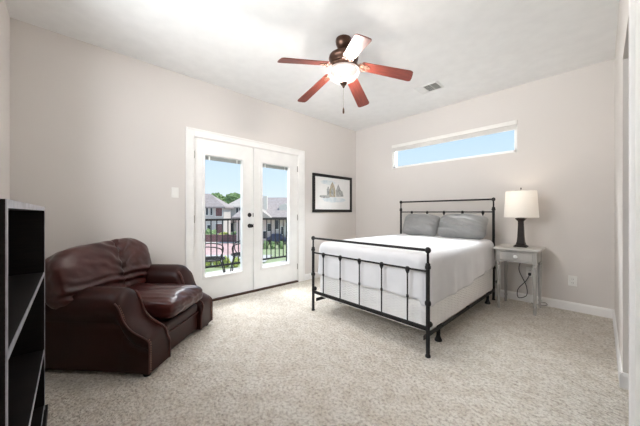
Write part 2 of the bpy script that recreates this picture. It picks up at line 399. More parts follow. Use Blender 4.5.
# ------------------------------------------------------------------ high window
e = sempty('window_1', (0, 0, 0))
b = MB(); f = 0.035
b.box(WX0, WX0+f, 0.03, 0.10, WZ0, WZ1); b.box(WX1-f, WX1, 0.03, 0.10, WZ0, WZ1); b.box(WX0, WX1, 0.03, 0.10, WZ0, WZ0+f); b.box(WX0, WX1, 0.03, 0.10, WZ1-f, WZ1)
b.box(WX0, WX1, 0.002, 0.03, WZ0, WZ0+0.006); b.box(WX0, WX0+0.006, 0.002, 0.03, WZ0, WZ1); b.box(WX1-0.006, WX1, 0.002, 0.03, WZ0, WZ1)
struct(b.build('window_frame', 'door', e))
struct(MB().box(WX0+f, WX1-f, 0.055, 0.061, WZ0+f, WZ1-f).build('window_pane', 'glass', e))
b = MB(); b.box(WX0+0.004, WX1+0.002, -0.030, 0.024, 2.245, 2.300)
for k in range(6): b.box(WX0+0.01, WX1-0.006, -0.014, 0.018, 2.188+0.0095*k, 2.1955+0.0095*k)
struct(b.build('window_shade', 'vinyl', e, bevel=0.002))
# made-up window behind the camera, put in for the rear fill lamps
e = sempty('added_rear_window', (0, 0, 0))
b = MB(); f = 0.05
b.box(VX0, VX0+f, RY-0.10, RY-0.03, VZ0, VZ1); b.box(VX1-f, VX1, RY-0.10, RY-0.03, VZ0, VZ1); b.box(VX0, VX1, RY-0.10, RY-0.03, VZ0, VZ0+f); b.box(VX0, VX1, RY-0.10, RY-0.03, VZ1-f, VZ1)
struct(b.build('window_frame', 'door', e))
struct(MB().box(VX0+f, VX1-f, RY-0.07, RY-0.064, VZ0+f, VZ1-f).build('window_pane', 'glass', e))

# ------------------------------------------------------------------ ceiling fan
FX, FY = 1.715, -2.305
fan = thing('ceiling_fan', 'five bladed cherry and bronze ceiling fan with lit frosted bowl light', 'ceiling fan', (FX, FY, 2.74))
MB().lathe([(0.072, 0), (0.075, -0.015), (0.071, -0.045), (0.055, -0.078), (0.026, -0.095), (0.015, -0.098)], (0,0,0), 32).build('canopy', 'bronze', fan, smooth=True)
MB().lathe([(0.013, -0.09), (0.013, -0.135)], (0,0,0), 14).build('downrod', 'bronze', fan, smooth=True)
MB().lathe([(0.02, -0.125), (0.035, -0.130), (0.060, -0.136), (0.108, -0.145), (0.132, -0.157), (0.139, -0.178), (0.134, -0.200), (0.118, -0.214), (0.110, -0.228), (0.07, -0.236)], (0,0,0), 40).build('motor_housing', 'bronze', fan, smooth=True)
MB().lathe([(0.07, -0.236), (0.108, -0.238), (0.112, -0.250), (0.095, -0.262), (0.070, -0.268)], (0,0,0), 40).build('trim_ring', 'copper', fan, smooth=True)
MB().lathe([(0.05, -0.268), (0.085, -0.270), (0.090, -0.282), (0.120, -0.288), (0.124, -0.296), (0.06, -0.297)], (0,0,0), 40).build('light_fitter', 'fitter', fan, smooth=True)
bo = [(0.138, -0.292), (0.148, -0.297), (0.149, -0.310), (0.141, -0.338), (0.120, -0.364), (0.085, -0.386), (0.045, -0.398), (0.012, -0.402)]
MB().lathe(bo + [(r_-0.004 if r_ > 0.02 else r_, z_+0.005) for r_, z_ in bo[::-1]], (0,0,0), 48, cap=False).build('glass_bowl', 'bowl', fan, smooth=True, weld=True)
for (dx, dy) in ((0.060, -0.01), (-0.035, -0.052), (-0.028, 0.055)):
    MB().ball((dx, dy, -0.335), 0.020, (1, 1, 1.2), 12).build('bulb', 'bulb', fan, smooth=True)
fin = MB().lathe([(0.006, -0.395), (0.030, -0.400), (0.034, -0.410), (0.026, -0.424), (0.012, -0.434), (0.012, -0.444), (0.004, -0.455)], (0,0,0), 20).build('finial', 'bronze', fan, smooth=True)
b = MB().tube([(0.0,0,-0.46), (0,0,-0.64)], 0.0022, 6)
pc = b.build('pull_chain', 'steel', fan)
MB().lathe([(0.003, -0.635), (0.008, -0.655), (0.010, -0.680), (0.005, -0.695)], (0,0,0), 12).build('chain_fob', 'bronze', pc, smooth=True)
DROOPS = [16.5, 17, 17, 10.5, 13.5]
def blade_parts(parent):
    # outline in the blade's own plane, x outwards
    out = []
    x0, x1 = 0.0, 0.462
    w0, w1 = 0.054, 0.067
    up = [(x0, w0*0.8), (x0+0.012, w0), (x1-0.03, w1), (x1-0.014, w1*0.93), (x1-0.004, w1*0.78), (x1, w1*0.3)]
    pts = up + [(x, -y) for x, y in up[::-1]]
    b = MB().prism([(x, y, 0) for x, y in pts], (0, 0, 0.008))
    return b
for k in range(5):
    a = math.radians(37 + 72*k)
    piv = bpy.data.objects.new('blade_pivot', None)
    bpy.data.objects.remove(piv)
    m_ = Matrix.Rotation(a, 4, 'Z') @ Matrix.Translation((0.172, 0, -0.272)) @ Matrix.Rotation(math.radians(DROOPS[k]), 4, 'Y') @ Matrix.Rotation(math.radians(-12), 4, 'X')
    if k == 0:
        bl = blade_parts(None).build('blade', 'cherry', fan, bevel=0.002); proto_bl = bl
    else:
        bl = proto_bl.copy(); COL.objects.link(bl); bl.parent = fan
    bl.matrix_local = m_
    # blade iron: arm from the motor, spade plate with scrolls under the blade
    if k == 0:
        b = MB(); b.box(-0.02, 0.055, -0.030, 0.030, -0.006, 0.0); b.box(0.05, 0.075, -0.012, 0.012, -0.006, 0.0)
        b.tube([(-0.085, 0, 0.028), (-0.055, 0, 0.012), (-0.02, 0.012, -0.003), (0.02, 0.020, -0.006)], [0.010, 0.009, 0.008, 0.006], 8)
        b.tube([(-0.085, 0, 0.028), (-0.055, 0, 0.012), (-0.02, -0.012, -0.003), (0.02, -0.020, -0.006)], [0.010, 0.009, 0.008, 0.006], 8)
        for q in range(2):
            s_ = 1 if q else -1
            b.tube([(0.0 + 0.020*math.cos(t)*1.2, s_*(0.032+0.014*math.sin(t)), -0.008) for t in [i*PI/6 for i in range(12)]], 0.004, 6)
        for (sx_, sy_) in ((0.01, 0), (0.04, 0.015), (0.04, -0.015)): b.ball((sx_, sy_, -0.008), 0.005, seg=8)
        ir = b.build('blade_iron', 'copper', bl, smooth=True); proto_ir = ir
    else:
        ir = proto_ir.copy(); COL.objects.link(ir); ir.parent = bl
for (dx, dy) in ((0.060, -0.01), (-0.035, -0.052), (-0.028, 0.055)):
    light('fan_bulb', 'POINT', (FX+dx, FY+dy, 2.74-0.335), 19, (1.0, 0.92, 0.85), shadow_soft_size=0.028)

# ------------------------------------------------------------------ ceiling vent
v = thing('ceiling_vent', 'white three way air register on the ceiling beside the fan', 'air vent', (1.835, -0.77, 2.74))
b = MB(); W2, D2 = 0.125, 0.095
b.box(-W2-0.02, W2+0.02, -D2-0.02, -D2, -0.010, 0); b.box(-W2-0.02, W2+0.02, D2, D2+0.02, -0.010, 0); b.box(-W2-0.02, -W2, -D2, D2, -0.010, 0); b.box(W2, W2+0.02, -D2, D2, -0.010, 0)
b.box(-0.048, -0.040, -D2, D2, -0.008, 0); b.box(0.040, 0.048, -D2, D2, -0.008, 0)
b.build('vent_frame', 'vent', v, bevel=0.002)
MB().box(-W2, W2, -D2, D2, -0.002, -0.0005).build('duct', 'duct', v)
def louvers(x0, x1, tilt, m):
    b = MB()
    for k in range(9):
        y = -D2+0.012+k*(2*D2-0.02)/9
        b.box(x0, x1, -0.010, 0.010, -0.0005, 0.0005, Matrix.Translation((0, y+0.003, -0.006)) @ Matrix.Rotation(math.radians(tilt), 4, 'X'))
    return b.build('louver', m, v)
louvers(-W2, -0.048, -18, 'vent'); louvers(-0.040, 0.040, 14, 'ventgrey'); louvers(0.048, W2, 62, 'ventgrey')

# ------------------------------------------------------------------ framed picture (on door wall x=0)
PY0, PY1, PZ0, PZ1 = -1.171, -0.149, 1.125, 1.795
p = thing('framed_picture', 'black framed watercolour sketch of grey towers hung right of the glass doors', 'picture', (0, (PY0+PY1)/2, (PZ0+PZ1)/2))
hw, hh, fr = (PY1-PY0)/2, (PZ1-PZ0)/2, 0.050
b = MB(); b.box(0.002, 0.030, -hw, hw, -hh, -hh+fr); b.box(0.002, 0.030, -hw, hw, hh-fr, hh); b.box(0.002, 0.030, -hw, -hw+fr, -hh+fr, hh-fr); b.box(0.002, 0.030, hw-fr, hw, -hh+fr, hh-fr)
b.build('picture_frame', 'frame', p, bevel=0.006)
mb_ = MB().box(0.004, 0.012, -hw+fr-0.002, hw-fr+0.002, -hh+fr-0.002, hh-fr+0.002).build('mat_board', 'matboard', p)
def flat(pts, x, nm, m): return MB().prism([(x, y*1.3, z*1.3) for y, z in pts], (0.0006, 0, 0)).build(nm, m, mb_)
def blob(cy, cz, ry, rz, sd):
    return [(cy+ry*math.cos(t)*(1+.25*noise.noise(Vector((math.cos(t)*2, math.sin(t)*2, sd)))), cz+rz*math.sin(t)*(1+.3*noise.noise(Vector((math.cos(t)*3, math.sin(t)*3, sd+5))))) for t in [i*2*PI/40 for i in range(40)]]
flat(blob(0.02, -0.085, 0.24, 0.035, 1), 0.012, 'painted_water', 'ink_blue')
flat(blob(-0.10, 0.15, 0.15, 0.03, 2), 0.012, 'painted_cloud', 'ink_blue')
flat(blob(-0.17, -0.045, 0.10, 0.02, 3), 0.0124, 'painted_shore', 'ink_grey')
flat([(-0.13, -0.04), (-0.13, 0.06), (-0.105, 0.10), (-0.08, 0.06), (-0.08, -0.04)], 0.0128, 'painted_tower', 'ink_grey')
flat([(-0.08, -0.045), (-0.08, 0.05), (-0.055, 0.12), (-0.02, 0.165), (0.015, 0.12), (0.04, 0.05), (0.04, -0.045)], 0.0131, 'painted_hall', 'ink_tan')
flat([(0.05, -0.04), (0.05, 0.05), (0.10, 0.14), (0.15, 0.06), (0.19, 0.04), (0.21, -0.03)], 0.0134, 'painted_trees', 'ink_grey')
flat([(-0.045, -0.03), (-0.045, 0.05), (-0.02, 0.08), (0.0, 0.05), (0.0, -0.03)], 0.0138, 'painted_gate', 'ink_grey')
# ------------------------------------------------------------------ switch and outlets
s = thing('light_switch', 'white rocker switch plate on the wall left of the doors', 'light switch', (0, -3.283, 1.35))
MB().box(0, 0.006, -0.038, 0.038, -0.060, 0.060).build('switch_plate', 'plastic', s, bevel=0.003)
for yy in (0.0,): MB().box(0.006, 0.011, yy-0.017, yy+0.017, -0.034, 0.034).build('rocker', 'plastic', s, bevel=0.002)
def outlet(x, z, label):
    o = thing('wall_outlet', label, 'outlet', (x, 0, z))
    MB().box(-0.037, 0.037, -0.006, 0, -0.058, 0.058).build('outlet_plate', 'plastic', o, bevel=0.003)
    for zz in (-0.022, 0.022):
        r_ = MB().box(-0.016, 0.016, -0.009, -0.006, zz-0.014, zz+0.014).build('receptacle', 'plastic', o, bevel=0.003)
        b = MB(); b.box(-0.008, -0.005, -0.0095, -0.009, zz-0.005, zz+0.005); b.box(0.005, 0.008, -0.0095, -0.009, zz-0.005, zz+0.005)
        b.build('slot', 'slot', r_)
    return o
outlet(3.150, 0.341, 'white wall outlet low on bare wall right of the nightstand')
outlet(2.763, 0.379, 'white wall outlet behind the nightstand with the lamp cord plugged in')

# ------------------------------------------------------------------ iron bed
BX0, BX1, FYB, HYB = 1.098, 2.445, -2.145, -0.205
bed = thing('iron_bed', 'black wrought iron bed frame with spindled head and foot', 'bed', ((BX0+BX1)/2, (FYB+HYB)/2, 0))
cx, cy = (BX0+BX1)/2, (FYB+HYB)/2
def L(p): return (p[0]-cx, p[1]-cy, p[2])
def post(x, y, top, mid):
    X, Y, _ = L((x, y, 0))
    prof = [(0.020, 0.0), (0.020, 0.012), (0.0155, 0.018), (0.0155, 0.395), (0.021, 0.400), (0.024, 0.415), (0.021, 0.430), (0.0155, 0.435), (0.0155, mid-0.03),
            (0.022, mid-0.025), (0.022, mid-0.008), (0.018, mid), (0.018, mid+0.012), (0.0095, mid+0.02), (0.0095, top-0.03)]
    b = MB().lathe(prof, (X, Y, 0), 18); b.ball((X, Y, top-0.016), 0.023, (1,1,1.1), 16)
    return b.build('post', 'iron', bed, smooth=True)
for x in (BX0, BX1): post(x, FYB, 0.843, 0.71)
HX0, HX1 = BX0-0.023, BX1-0.052
for x in (HX0, HX1): post(x, HYB, 1.305, 1.175)
def rail(p0, p1, r, nm): return MB().tube([L(p0), L(p1)], r, 12).build(nm, 'iron', bed, smooth=True)
rail((BX0, FYB, 0.827), (BX1, FYB, 0.827), 0.0115, 'footboard_top_rail')
rail((BX0, FYB, 0.662), (BX1, FYB, 0.662), 0.0085, 'footboard_middle_rail')
MB().box(*[q for q in (BX0-cx, BX1-cx, FYB-cy-0.010, FYB-cy+0.010, 0.200, 0.232)]).build('footboard_bottom_rail', 'iron', bed, bevel=0.003)
rail((HX0, HYB, 1.290), (HX1, HYB, 1.290), 0.0115, 'headboard_top_rail')
rail((HX0, HYB, 1.128), (HX1, HYB, 1.128), 0.0085, 'headboard_middle_rail')
MB().box(HX0-cx, HX1-cx, HYB-cy-0.010, HYB-cy+0.010, 0.200, 0.232).build('headboard_bottom_rail', 'iron', bed, bevel=0.003)
for k in range(5):
    x = 1.266 + 0.2515*k
    for y, nm in ((FYB, 'footboard_spindle'), (HYB, 'headboard_spindle')):
        zt = 0.662 if y == FYB else 1.128; z0 = 0.225; zm = 0.435 if y == FYB else 0.70
        X, Y, _ = L((x, y, 0))
        b = MB().lathe([(0.006, z0), (0.006, zm-0.014), (0.010, zm-0.010), (0.011, zm), (0.010, zm+0.010), (0.006, zm+0.014), (0.006, zt-0.045), (0.011, zt-0.034), (0.018, zt-0.014), (0.019, zt+0.004), (0.013, zt+0.014), (0.004, zt+0.017)], (X, Y, 0), 14)
        b.build(nm, 'iron', bed, smooth=True)
for x in (BX0, BX1):
    sgn = 1 if x == BX0 else -1
    X = x-cx+sgn*0.040
    b = MB(); b.box(X-0.0025, X+0.0025, FYB-cy+0.01, HYB-cy-0.01, 0.112, 0.148)
    b.build('side_rail', 'iron', bed)
    for y, dd in ((FYB, 0.025), (HYB, -0.025)):
        MB().lathe([(0.022, -0.012), (0.024, 0), (0.022, 0.012)], (x-cx, y-cy+dd, 0.245), 16, axis='y').build('corner_clamp', 'iron', bed, smooth=True)
for y in (-1.80, -1.15, -0.42):
    b = MB(); b.box(BX0-cx+0.02, BX1-cx-0.02, y-cy-0.015, y-cy+0.015, 0.138, 0.148); b.build('cross_bar', 'iron', bed)
for (x, y) in ((2.385, -1.82), (2.385, -0.42), (1.15, -1.72), (1.15, -0.42), (1.75, -1.15)):
    X, Y, _ = L((x, y, 0))
    MB().lathe([(0.030, 0.0), (0.032, 0.010), (0.022, 0.030), (0.016, 0.05), (0.016, 0.138)], (X, Y, 0), 14).build('support_foot', 'iron', bed, smooth=True)

# box spring
def rrect(x0, x1, y0, y1, r, z, n=8):
    pts = []
    for (cx_, cy_, a0) in ((x1-r, y1-r, 0), (x0+r, y1-r, PI/2), (x0+r, y0+r, PI), (x1-r, y0+r, 1.5*PI)):
        for i in range(n+1):
            a = a0 + i*PI/2/n; pts.append((cx_+r*math.cos(a), cy_+r*math.sin(a), z))
    return pts
def slab(x0, x1, y0, y1, z0, z1, r, e, nm, m, parent=None):
    rs = []
    for k in range(5):
        t = k/4*PI/2; rs.append(rrect(x0+e*(1-math.sin(t)), x1-e*(1-math.sin(t)), y0+e*(1-math.sin(t)), y1-e*(1-math.sin(t)), r, z0+e*(1-math.cos(t))))
    for k in range(5):
        t = k/4*PI/2; rs.append(rrect(x0+e*(1-math.cos(t)), x1-e*(1-math.cos(t)), y0+e*(1-math.cos(t)), y1-e*(1-math.cos(t)), r, z1-e*(1-math.sin(t))))
    return MB().rings(rs).build(nm, m, parent, smooth=True)
MX0, MX1, MY0, MY1 = 1.100, 2.405, -2.070, -0.235
o = slab(MX0, MX1, MY0, MY1, 0.149, 0.435, 0.06, 0.015, 'box_spring', 'ticking')
tag(o, 'white quilted box spring resting on the iron bed rails', 'box spring')
o = slab(MX0+0.005, MX1-0.005, MY0+0.005, MY1-0.005, 0.437, 0.745, 0.07, 0.03, 'mattress', 'ticking')
tag(o, 'thick mattress under the white coverlet on the iron bed', 'mattress')

# coverlet: draped sheet following the mattress outline
def coverlet():
    b = MB(); off = 0.012
    x0, x1, y0, y1 = MX0-off, MX1+off, MY0-off, -0.30
    r = 0.09
    per = []          # (point, outward normal, s)
    def add(p, n): per.append((Vector(p), Vector(n).normalized()))
    N = 46
    for i in range(N): add((x1, y1+(y0+r-y1)*i/N, 0), (1, 0, 0))
    for i in range(9): a = -i*PI/16; add((x1-r+r*math.cos(a), y0+r+r*math.sin(a), 0), (math.cos(a), math.sin(a), 0))
    for i in range(1, 34): add((x1-r+(x0-x1+2*r)*i/34, y0, 0), (0, -1, 0))
    for i in range(9): a = -PI/2-i*PI/16; add((x0+r+r*math.cos(a), y0+r+r*math.sin(a), 0), (math.cos(a), math.sin(a), 0))
    for i in range(1, N+1): add((x0, y0+r+(y1-y0-r)*i/N, 0), (-1, 0, 0))
    er = 0.075; ztop = 0.775
    cols = []
    for idx, (P, n) in enumerate(per):
        q = noise.noise(Vector((P.x*3, P.y*3, 1.7))); q2 = noise.noise(Vector((P.x*9, P.y*9, 4.1)))
        side = n.x > 0.7
        if n.y < -0.6: hem = 0.405
        elif side: hem = 0.375 + 0.085*max(0, (P.y+1.3)/0.9)
        else: hem = 0.42
        if n.x > 0.25 and n.y < -0.25: hem = 0.365
        elif n.x > 0.25 and n.y < 0: hem = 0.37
        hem += (0.016 if side else 0.007)*q + 0.006*q2
        col = []
        cxm = (x0+x1)/2
        inner = Vector((cxm + (P.x-cxm)*0.0, max(min(P.y, y1), y0+0.55), 0))
        start = P - n*er
        for k in range(14):      # top, from the spine outwards
            t = k/14; p = inner.lerp(start, t)
            z = ztop + 0.012*noise.noise(Vector((p.x*2.4, p.y*2.0, 0.3))) + 0.004*noise.noise(Vector((p.x*9, p.y*7, 2.3))) + 0.012*(1-t)
            # soft rise towards the pillows
            col.append((p.x, p.y, z))
        for k in range(1, 7):
            a = k/6*PI/2; p = start + n*er*math.sin(a)
            col.append((p.x, p.y, ztop-er*(1-math.cos(a)) + 0.006*q*(1-k/6)))
        z0_ = ztop-er
        for k in range(1, 15):
            t = k/14; z = z0_ + (hem-z0_)*t
            fl_ = 0.010*t*(1+math.sin(idx*0.55+3*q)) + 0.012*t*q2 + 0.006*t
            fl_ = max(fl_, 0.002)
            p = P + n*fl_
            col.append((p.x, p.y, z))
        cols.append(col)
    R = [[b.bm.verts.new(p) for p in c] for c in cols]
    for a, c in zip(R, R[1:]):
        for i in range(len(a)-1):
            b.bm.faces.new([a[i], a[i+1], c[i+1], c[i]])
    o = b.build('coverlet', 'spread', smooth=True, weld=True)
    for pl in o.data.polygons: pl.use_smooth = True
    s_ = o.modifiers.new('solid', 'SOLIDIFY'); s_.thickness = 0.006; s_.offset = 1
    return o
tag(coverlet(), 'white coverlet draped over the mattress of the iron bed', 'bedspread')

# pillows
def pillow(nm, cx_, wd, ht, th, loc, tilt, rz, seed, label):
    b = MB(); nu, nv = 44, 32
    def surf(sgn):
        def f(u, v):
            U, V = 2*u-1, 2*v-1
            pin = 1-0.10*(abs(V)**2.2)*(1-abs(U)**6) ; piv = 1-0.12*(abs(U)**2.2)*(1-abs(V)**6)
            x = U*wd/2*(1-0.07*(1-abs(V)**2)*0-0.06*(1-V*V)*abs(U)**3*0) * (1-0.05*(1-abs(V)**2)*abs(U)**4)
            z = V*ht/2*(1-0.09*(1-abs(U)**2)*abs(V)**4*-0.5)
            x *= 1-0.09*abs(V)**5; z *= 1-0.16*abs(U)**5
            hgt = (max(0, 1-abs(U)**2.6)**0.55)*(max(0, 1-abs(V)**2.6)**0.55)
            cr_ = noise.noise(Vector((U*1.6+seed, V*4.0+U*1.5, seed)))*0.016 + noise.noise(Vector((U*3+seed, V*9+U*5, seed+3)))*0.009 + 0.008*math.sin(9*V+5*U+seed)*(abs(U)**1.5)
            y = sgn*(th/2*hgt) + sgn*cr_*min(1, hgt*1.6)
            return (x, y, z)
        return f
    b.grid(surf(-1), nu, nv); b.grid(surf(1), nu, nv)
    o = b.build(nm, 'satin', smooth=True, weld=True)
    for pl in o.data.polygons: pl.use_smooth = True
    o.location = loc; o.rotation_euler = (tilt, 0.0, rz)
    return tag(o, label, 'pillow', None)
p1 = pillow('pillow', 0, 0.55, 0.34, 0.20, (1.535, -0.395, 0.938), math.radians(-26), 0.02, 1.0, 'smaller grey satin pillow leaning at the left of the iron headboard')
p2 = pillow('pillow', 0, 0.61, 0.34, 0.24, (2.112, -0.425, 0.938), math.radians(-28), -0.02, 5.5, 'larger grey satin pillow leaning on the headboard nearest the lamp')
p1.rotation_euler.y = 0.05; p2.rotation_euler.y = 0.02
# the whole bed stands a hair askew to the wall
ROT = Matrix.Translation((1.7525+0.018, -1.16, 0)) @ Matrix.Rotation(-0.012, 4, 'Z') @ Matrix.Translation((-1.7525, 1.16, 0))
bpy.context.view_layer.update()
for o in (bed, bpy.data.objects['box_spring'], bpy.data.objects['mattress'], bpy.data.objects['coverlet']):
    o.matrix_world = ROT @ o.matrix_world

# ------------------------------------------------------------------ nightstand
ns = thing('nightstand', 'weathered grey wooden nightstand with one drawer standing beside the bed', 'nightstand', (2.708, -0.315, 0))
MB().box(-0.215, 0.215, -0.215, 0.235, 0.690, 0.715).build('top', 'nstop', ns, bevel=0.004)
b = MB(); b.box(-0.182, -0.166, -0.15, 0.15, 0.555, 0.690); b.box(0.166, 0.182, -0.15, 0.15, 0.555, 0.690); b.box(-0.15, 0.15, 0.168, 0.184, 0.555, 0.690)
b.box(-0.15, 0.15, -0.184, -0.170, 0.672, 0.690); b.box(-0.15, 0.15, -0.184, -0.170, 0.555, 0.568)
b.build('apron', 'nstand', ns, bevel=0.002)
dr = MB().box(-0.148, 0.148, -0.190, -0.165, 0.571, 0.669).build('drawer', 'nstand', ns, bevel=0.003)
MB().lathe([(0.007, 0), (0.007, -0.010), (0.018, -0.014), (0.021, -0.022), (0.016, -0.030), (0.005, -0.033)], (0, -0.190, 0.620), 18, axis='y').build('knob', 'knob', dr, smooth=True)
def ns_leg():
    b = MB(); b.box(-0.019, 0.019, -0.019, 0.019, 0.545, 0.690)
    b.lathe([(0.018, 0.545), (0.014, 0.535), (0.020, 0.525), (0.020, 0.512), (0.014, 0.504), (0.021, 0.49), (0.022, 0.40), (0.016, 0.14), (0.013, 0.10), (0.017, 0.09), (0.017, 0.078), (0.012, 0.07), (0.015, 0.03), (0.012, 0.0)], (0,0,0), 16)
    return b
for i, (x, y) in enumerate(((-0.168, -0.17), (0.168, -0.17), (-0.168, 0.17), (0.168, 0.17))):
    if i == 0: lg = ns_leg().build('leg', 'nstand', ns, smooth=True); p_leg = lg
    else: lg = p_leg.copy(); COL.objects.link(lg); lg.parent = ns
    lg.location = (x, y, 0)

# ------------------------------------------------------------------ table lamp
LX, LY, LZ = 2.722, -0.30, 0.715
lp = thing('table_lamp', 'dark tapered column lamp with white drum shade on the nightstand', 'lamp', (LX, LY, LZ))
b = MB(); b.box(-0.062, 0.062, -0.062, 0.062, 0, 0.016); b.box(-0.052, 0.052, -0.052, 0.052, 0.016, 0.026)
def sq(r, z): return [(-r, -r, z), (r, -r, z), (r, r, z), (-r, r, z)]
b.rings([sq(0.040, 0.026), sq(0.042, 0.04), sq(0.036, 0.06), sq(0.031, 0.12), sq(0.026, 0.26), sq(0.026, 0.30), sq(0.036, 0.315), sq(0.048, 0.328), sq(0.048, 0.338), sq(0.020, 0.346)])
b.build('lamp_base', 'lampbase', lp, bevel=0.003)
b = MB(); b.lathe([(0.008, 0.346), (0.008, 0.40), (0.017, 0.402), (0.017, 0.44)], (0,0,0), 14)
b.build('socket', 'steel', lp, smooth=True)
MB().ball((0, 0, 0.50), 0.030, (1,1,1.25), 14).build('bulb', 'bulb', lp, smooth=True)
b = MB()
b.tube([(0.02*math.sin(0), 0, 0.40)]+[(0.055*math.sin(PI*t/10), 0, 0.40+0.272*t/10) for t in range(1, 10)]+[(0, 0, 0.672)], 0.002, 6)
b.tube([(0, 0, 0.40)]+[(-0.055*math.sin(PI*t/10), 0, 0.40+0.272*t/10) for t in range(1, 10)]+[(0, 0, 0.672)], 0.002, 6)
b.build('harp', 'steel', lp)
MB().lathe([(0.167, 0.348), (0.149, 0.655), (0.1475, 0.655), (0.1655, 0.348), (0.167, 0.348)], (0,0,0), 48, cap=False).build('lamp_shade', 'shade', lp, smooth=True, weld=True)
b = MB(); 
for k in range(3): a = 2*PI*k/3; b.tube([(0,0,0.672), (0.148*math.cos(a), 0.148*math.sin(a), 0.654)], 0.0018, 6)
b.build('shade_spider', 'steel', lp)
MB().lathe([(0.004, 0.670), (0.004, 0.682), (0.008, 0.688), (0.005, 0.696), (0.0015, 0.700)], (0,0,0), 12).build('finial', 'lampbase', lp, smooth=True)
light('lamp_bulb', 'POINT', (LX, LY, LZ+0.55), 1.3, (1.0, 0.86, 0.70), shadow_soft_size=0.03)
# cord
def bez(pts, n=10):
    out = []; P = [Vector(p) for p in pts]
    for i in range(len(P)-1):
        p0 = P[max(i-1, 0)]; p1 = P[i]; p2 = P[i+1]; p3 = P[min(i+2, len(P)-1)]
        for k in range(n):
            t = k/n; out.append(0.5*((2*p1)+(-p0+p2)*t+(2*p0-5*p1+4*p2-p3)*t*t+(-p0+3*p1-3*p2+p3)*t**3))
    out.append(P[-1]); return out
crd = bez([(2.715, -0.232, 0.720), (2.715, -0.10, 0.720), (2.71, -0.069, 0.71), (2.69, -0.055, 0.55), (2.66, -0.05, 0.40), (2.735, -0.07, 0.22), (2.74, -0.08, 0.10), (2.66, -0.09, 0.06), (2.655, -0.08, 0.16), (2.73, -0.06, 0.27), (2.763, -0.035, 0.345)])
cobj = MB().tube(crd, 0.0045, 8).build('power_cord', 'cord', smooth=True)
tag(cobj, 'black lamp cord looping down behind the nightstand to the outlet', 'cord')
MB().box(2.749, 2.777, -0.040, -0.010, 0.340, 0.372).build('plug', 'cord', cobj, bevel=0.004)
c2 = MB().tube(bez([(2.78, -0.05, 0.012), (2.84, -0.07, 0.008), (2.90, -0.05, 0.008), (2.93, -0.035, 0.02), (2.91, -0.028, 0.04), (2.87, -0.03, 0.035)]), 0.0040, 8).build('power_cord', 'steel', smooth=True)
tag(c2, 'short grey cord lying on the carpet behind the right nightstand leg', 'cord')

# ------------------------------------------------------------------ armchair
CA = math.radians(43)
ac = thing('armchair', 'wide burgundy leather armchair with rolled nailhead arms in the corner', 'armchair', (0.975, -3.456, 0), CA)
# top height of the arm against depth a
PROF = [(-0.86, .57), (-0.84, .595), (-0.80, .605), (-0.5, .61), (-0.30, .610), (-0.265, .605), (-0.240, .592), (-0.222, .570), (-0.208, .54), (-0.197, .505), (-0.184, .462), (-0.165, .420), (-0.138, .382), (-0.105, .352), (-0.068, .328), (-0.035, .308), (-0.012, .290), (0.0, .268), (0.002, .24)]
def arm(sg):
    # sg=-1: arm at negative b
    def xs(a, top):
        pts = []      # (b, z) for outer -> inner
        k = (top-0.03)/(0.58)
        bulge = min(1, max(0, (top-0.30)/0.28))
        bc, zc, r = 0.352, 0.492, 0.118
        bot = 0.03
        back_ = 0.014*bulge
        raw = [(0.452-back_, bot), (0.452-back_, 0.12), (0.450-back_, 0.24), (0.448-back_, 0.33), (0.442-back_, 0.345), (0.432-back_, 0.366)]
        for i in range(13):
            an = math.radians(-32 + i*(180+32+10)/12)
            raw.append((bc + r*math.cos(an)*(1.0 if math.cos(an) > 0 else 1.0), zc + r*math.sin(an)))
        raw += [(0.236, 0.40), (0.236, 0.2), (0.236, bot)]
        for i, (bb, z) in enumerate(raw):
            lim = 0.452
            bb2 = bb if bb < lim else lim + (bb-lim)*bulge
            zz = bot + (z-bot)*k
            pts.append((a, sg*bb2, zz))
        return pts
    sc_ = 0.93 if sg < 0 else 1.0
    rs = [xs(a, 0.24+(t-0.24)*sc_) for a, t in PROF]
    # bulging lower block front
    o = MB().rings(rs).build('arm', 'leather_smooth', ac, smooth=True, bevel=0)
    # piping along outer and inner edges of the front panel, nailheads inside the outer edge
    def edge(i, da=0.004, db=0.0):
        pth = []
        for r_ in rs[6:]: 
            p = Vector(r_[i]); pth.append((p.x+da, p.y+sg*db, p.z+0.002))
        p = Vector(rs[-1][i]); zb = p.z
        bb = rs[-1][1][1] if i < 10 else rs[-1][-2][1]
        for k in range(1, 7): pth.append((0.006, bb + (p.y-bb)*(1-min(1, k/2)), zb+(0.035-zb)*k/6))
        return pth
    e1 = edge(9); e2 = edge(15)
    pp = MB().tube(bez(e1, 3), 0.0055, 8).tube(bez(e2, 3), 0.0085, 8)
    pp.build('arm_piping', 'piping', o, smooth=True)
    # scroll ring where the roll meets the front panel
    b = MB(); last = None
    inn = bez([(x+0.001, y-sg*0.014*1, z+0.001) for x, y, z in e1], 8)
    for q in inn:
        if last is None or (q-last).length > 0.014:
            b.ball(q, 0.0042, seg=6); last = q
    nn = b.build('nailhead_trim', 'nail', o, smooth=True)
    return o
arm(-1); arm(1)
# underseat body
b = MB(); b.box(-0.84, -0.030, -0.24, 0.24, 0.035, 0.20)
b.build('base_rail', 'leather_smooth', ac, bevel=0.02, seg=3)
b = MB(); b.box(-0.80, -0.020, -0.236, 0.236, 0.195, 0.285)
b.build('front_rail', 'leather_smooth', ac, bevel=0.03, seg=4)
MB().tube([(-0.022, -0.236, 0.197), (-0.018, 0, 0.199), (-0.022, 0.236, 0.197)], 0.006, 8).build('rail_welt', 'leather', ac, smooth=True)
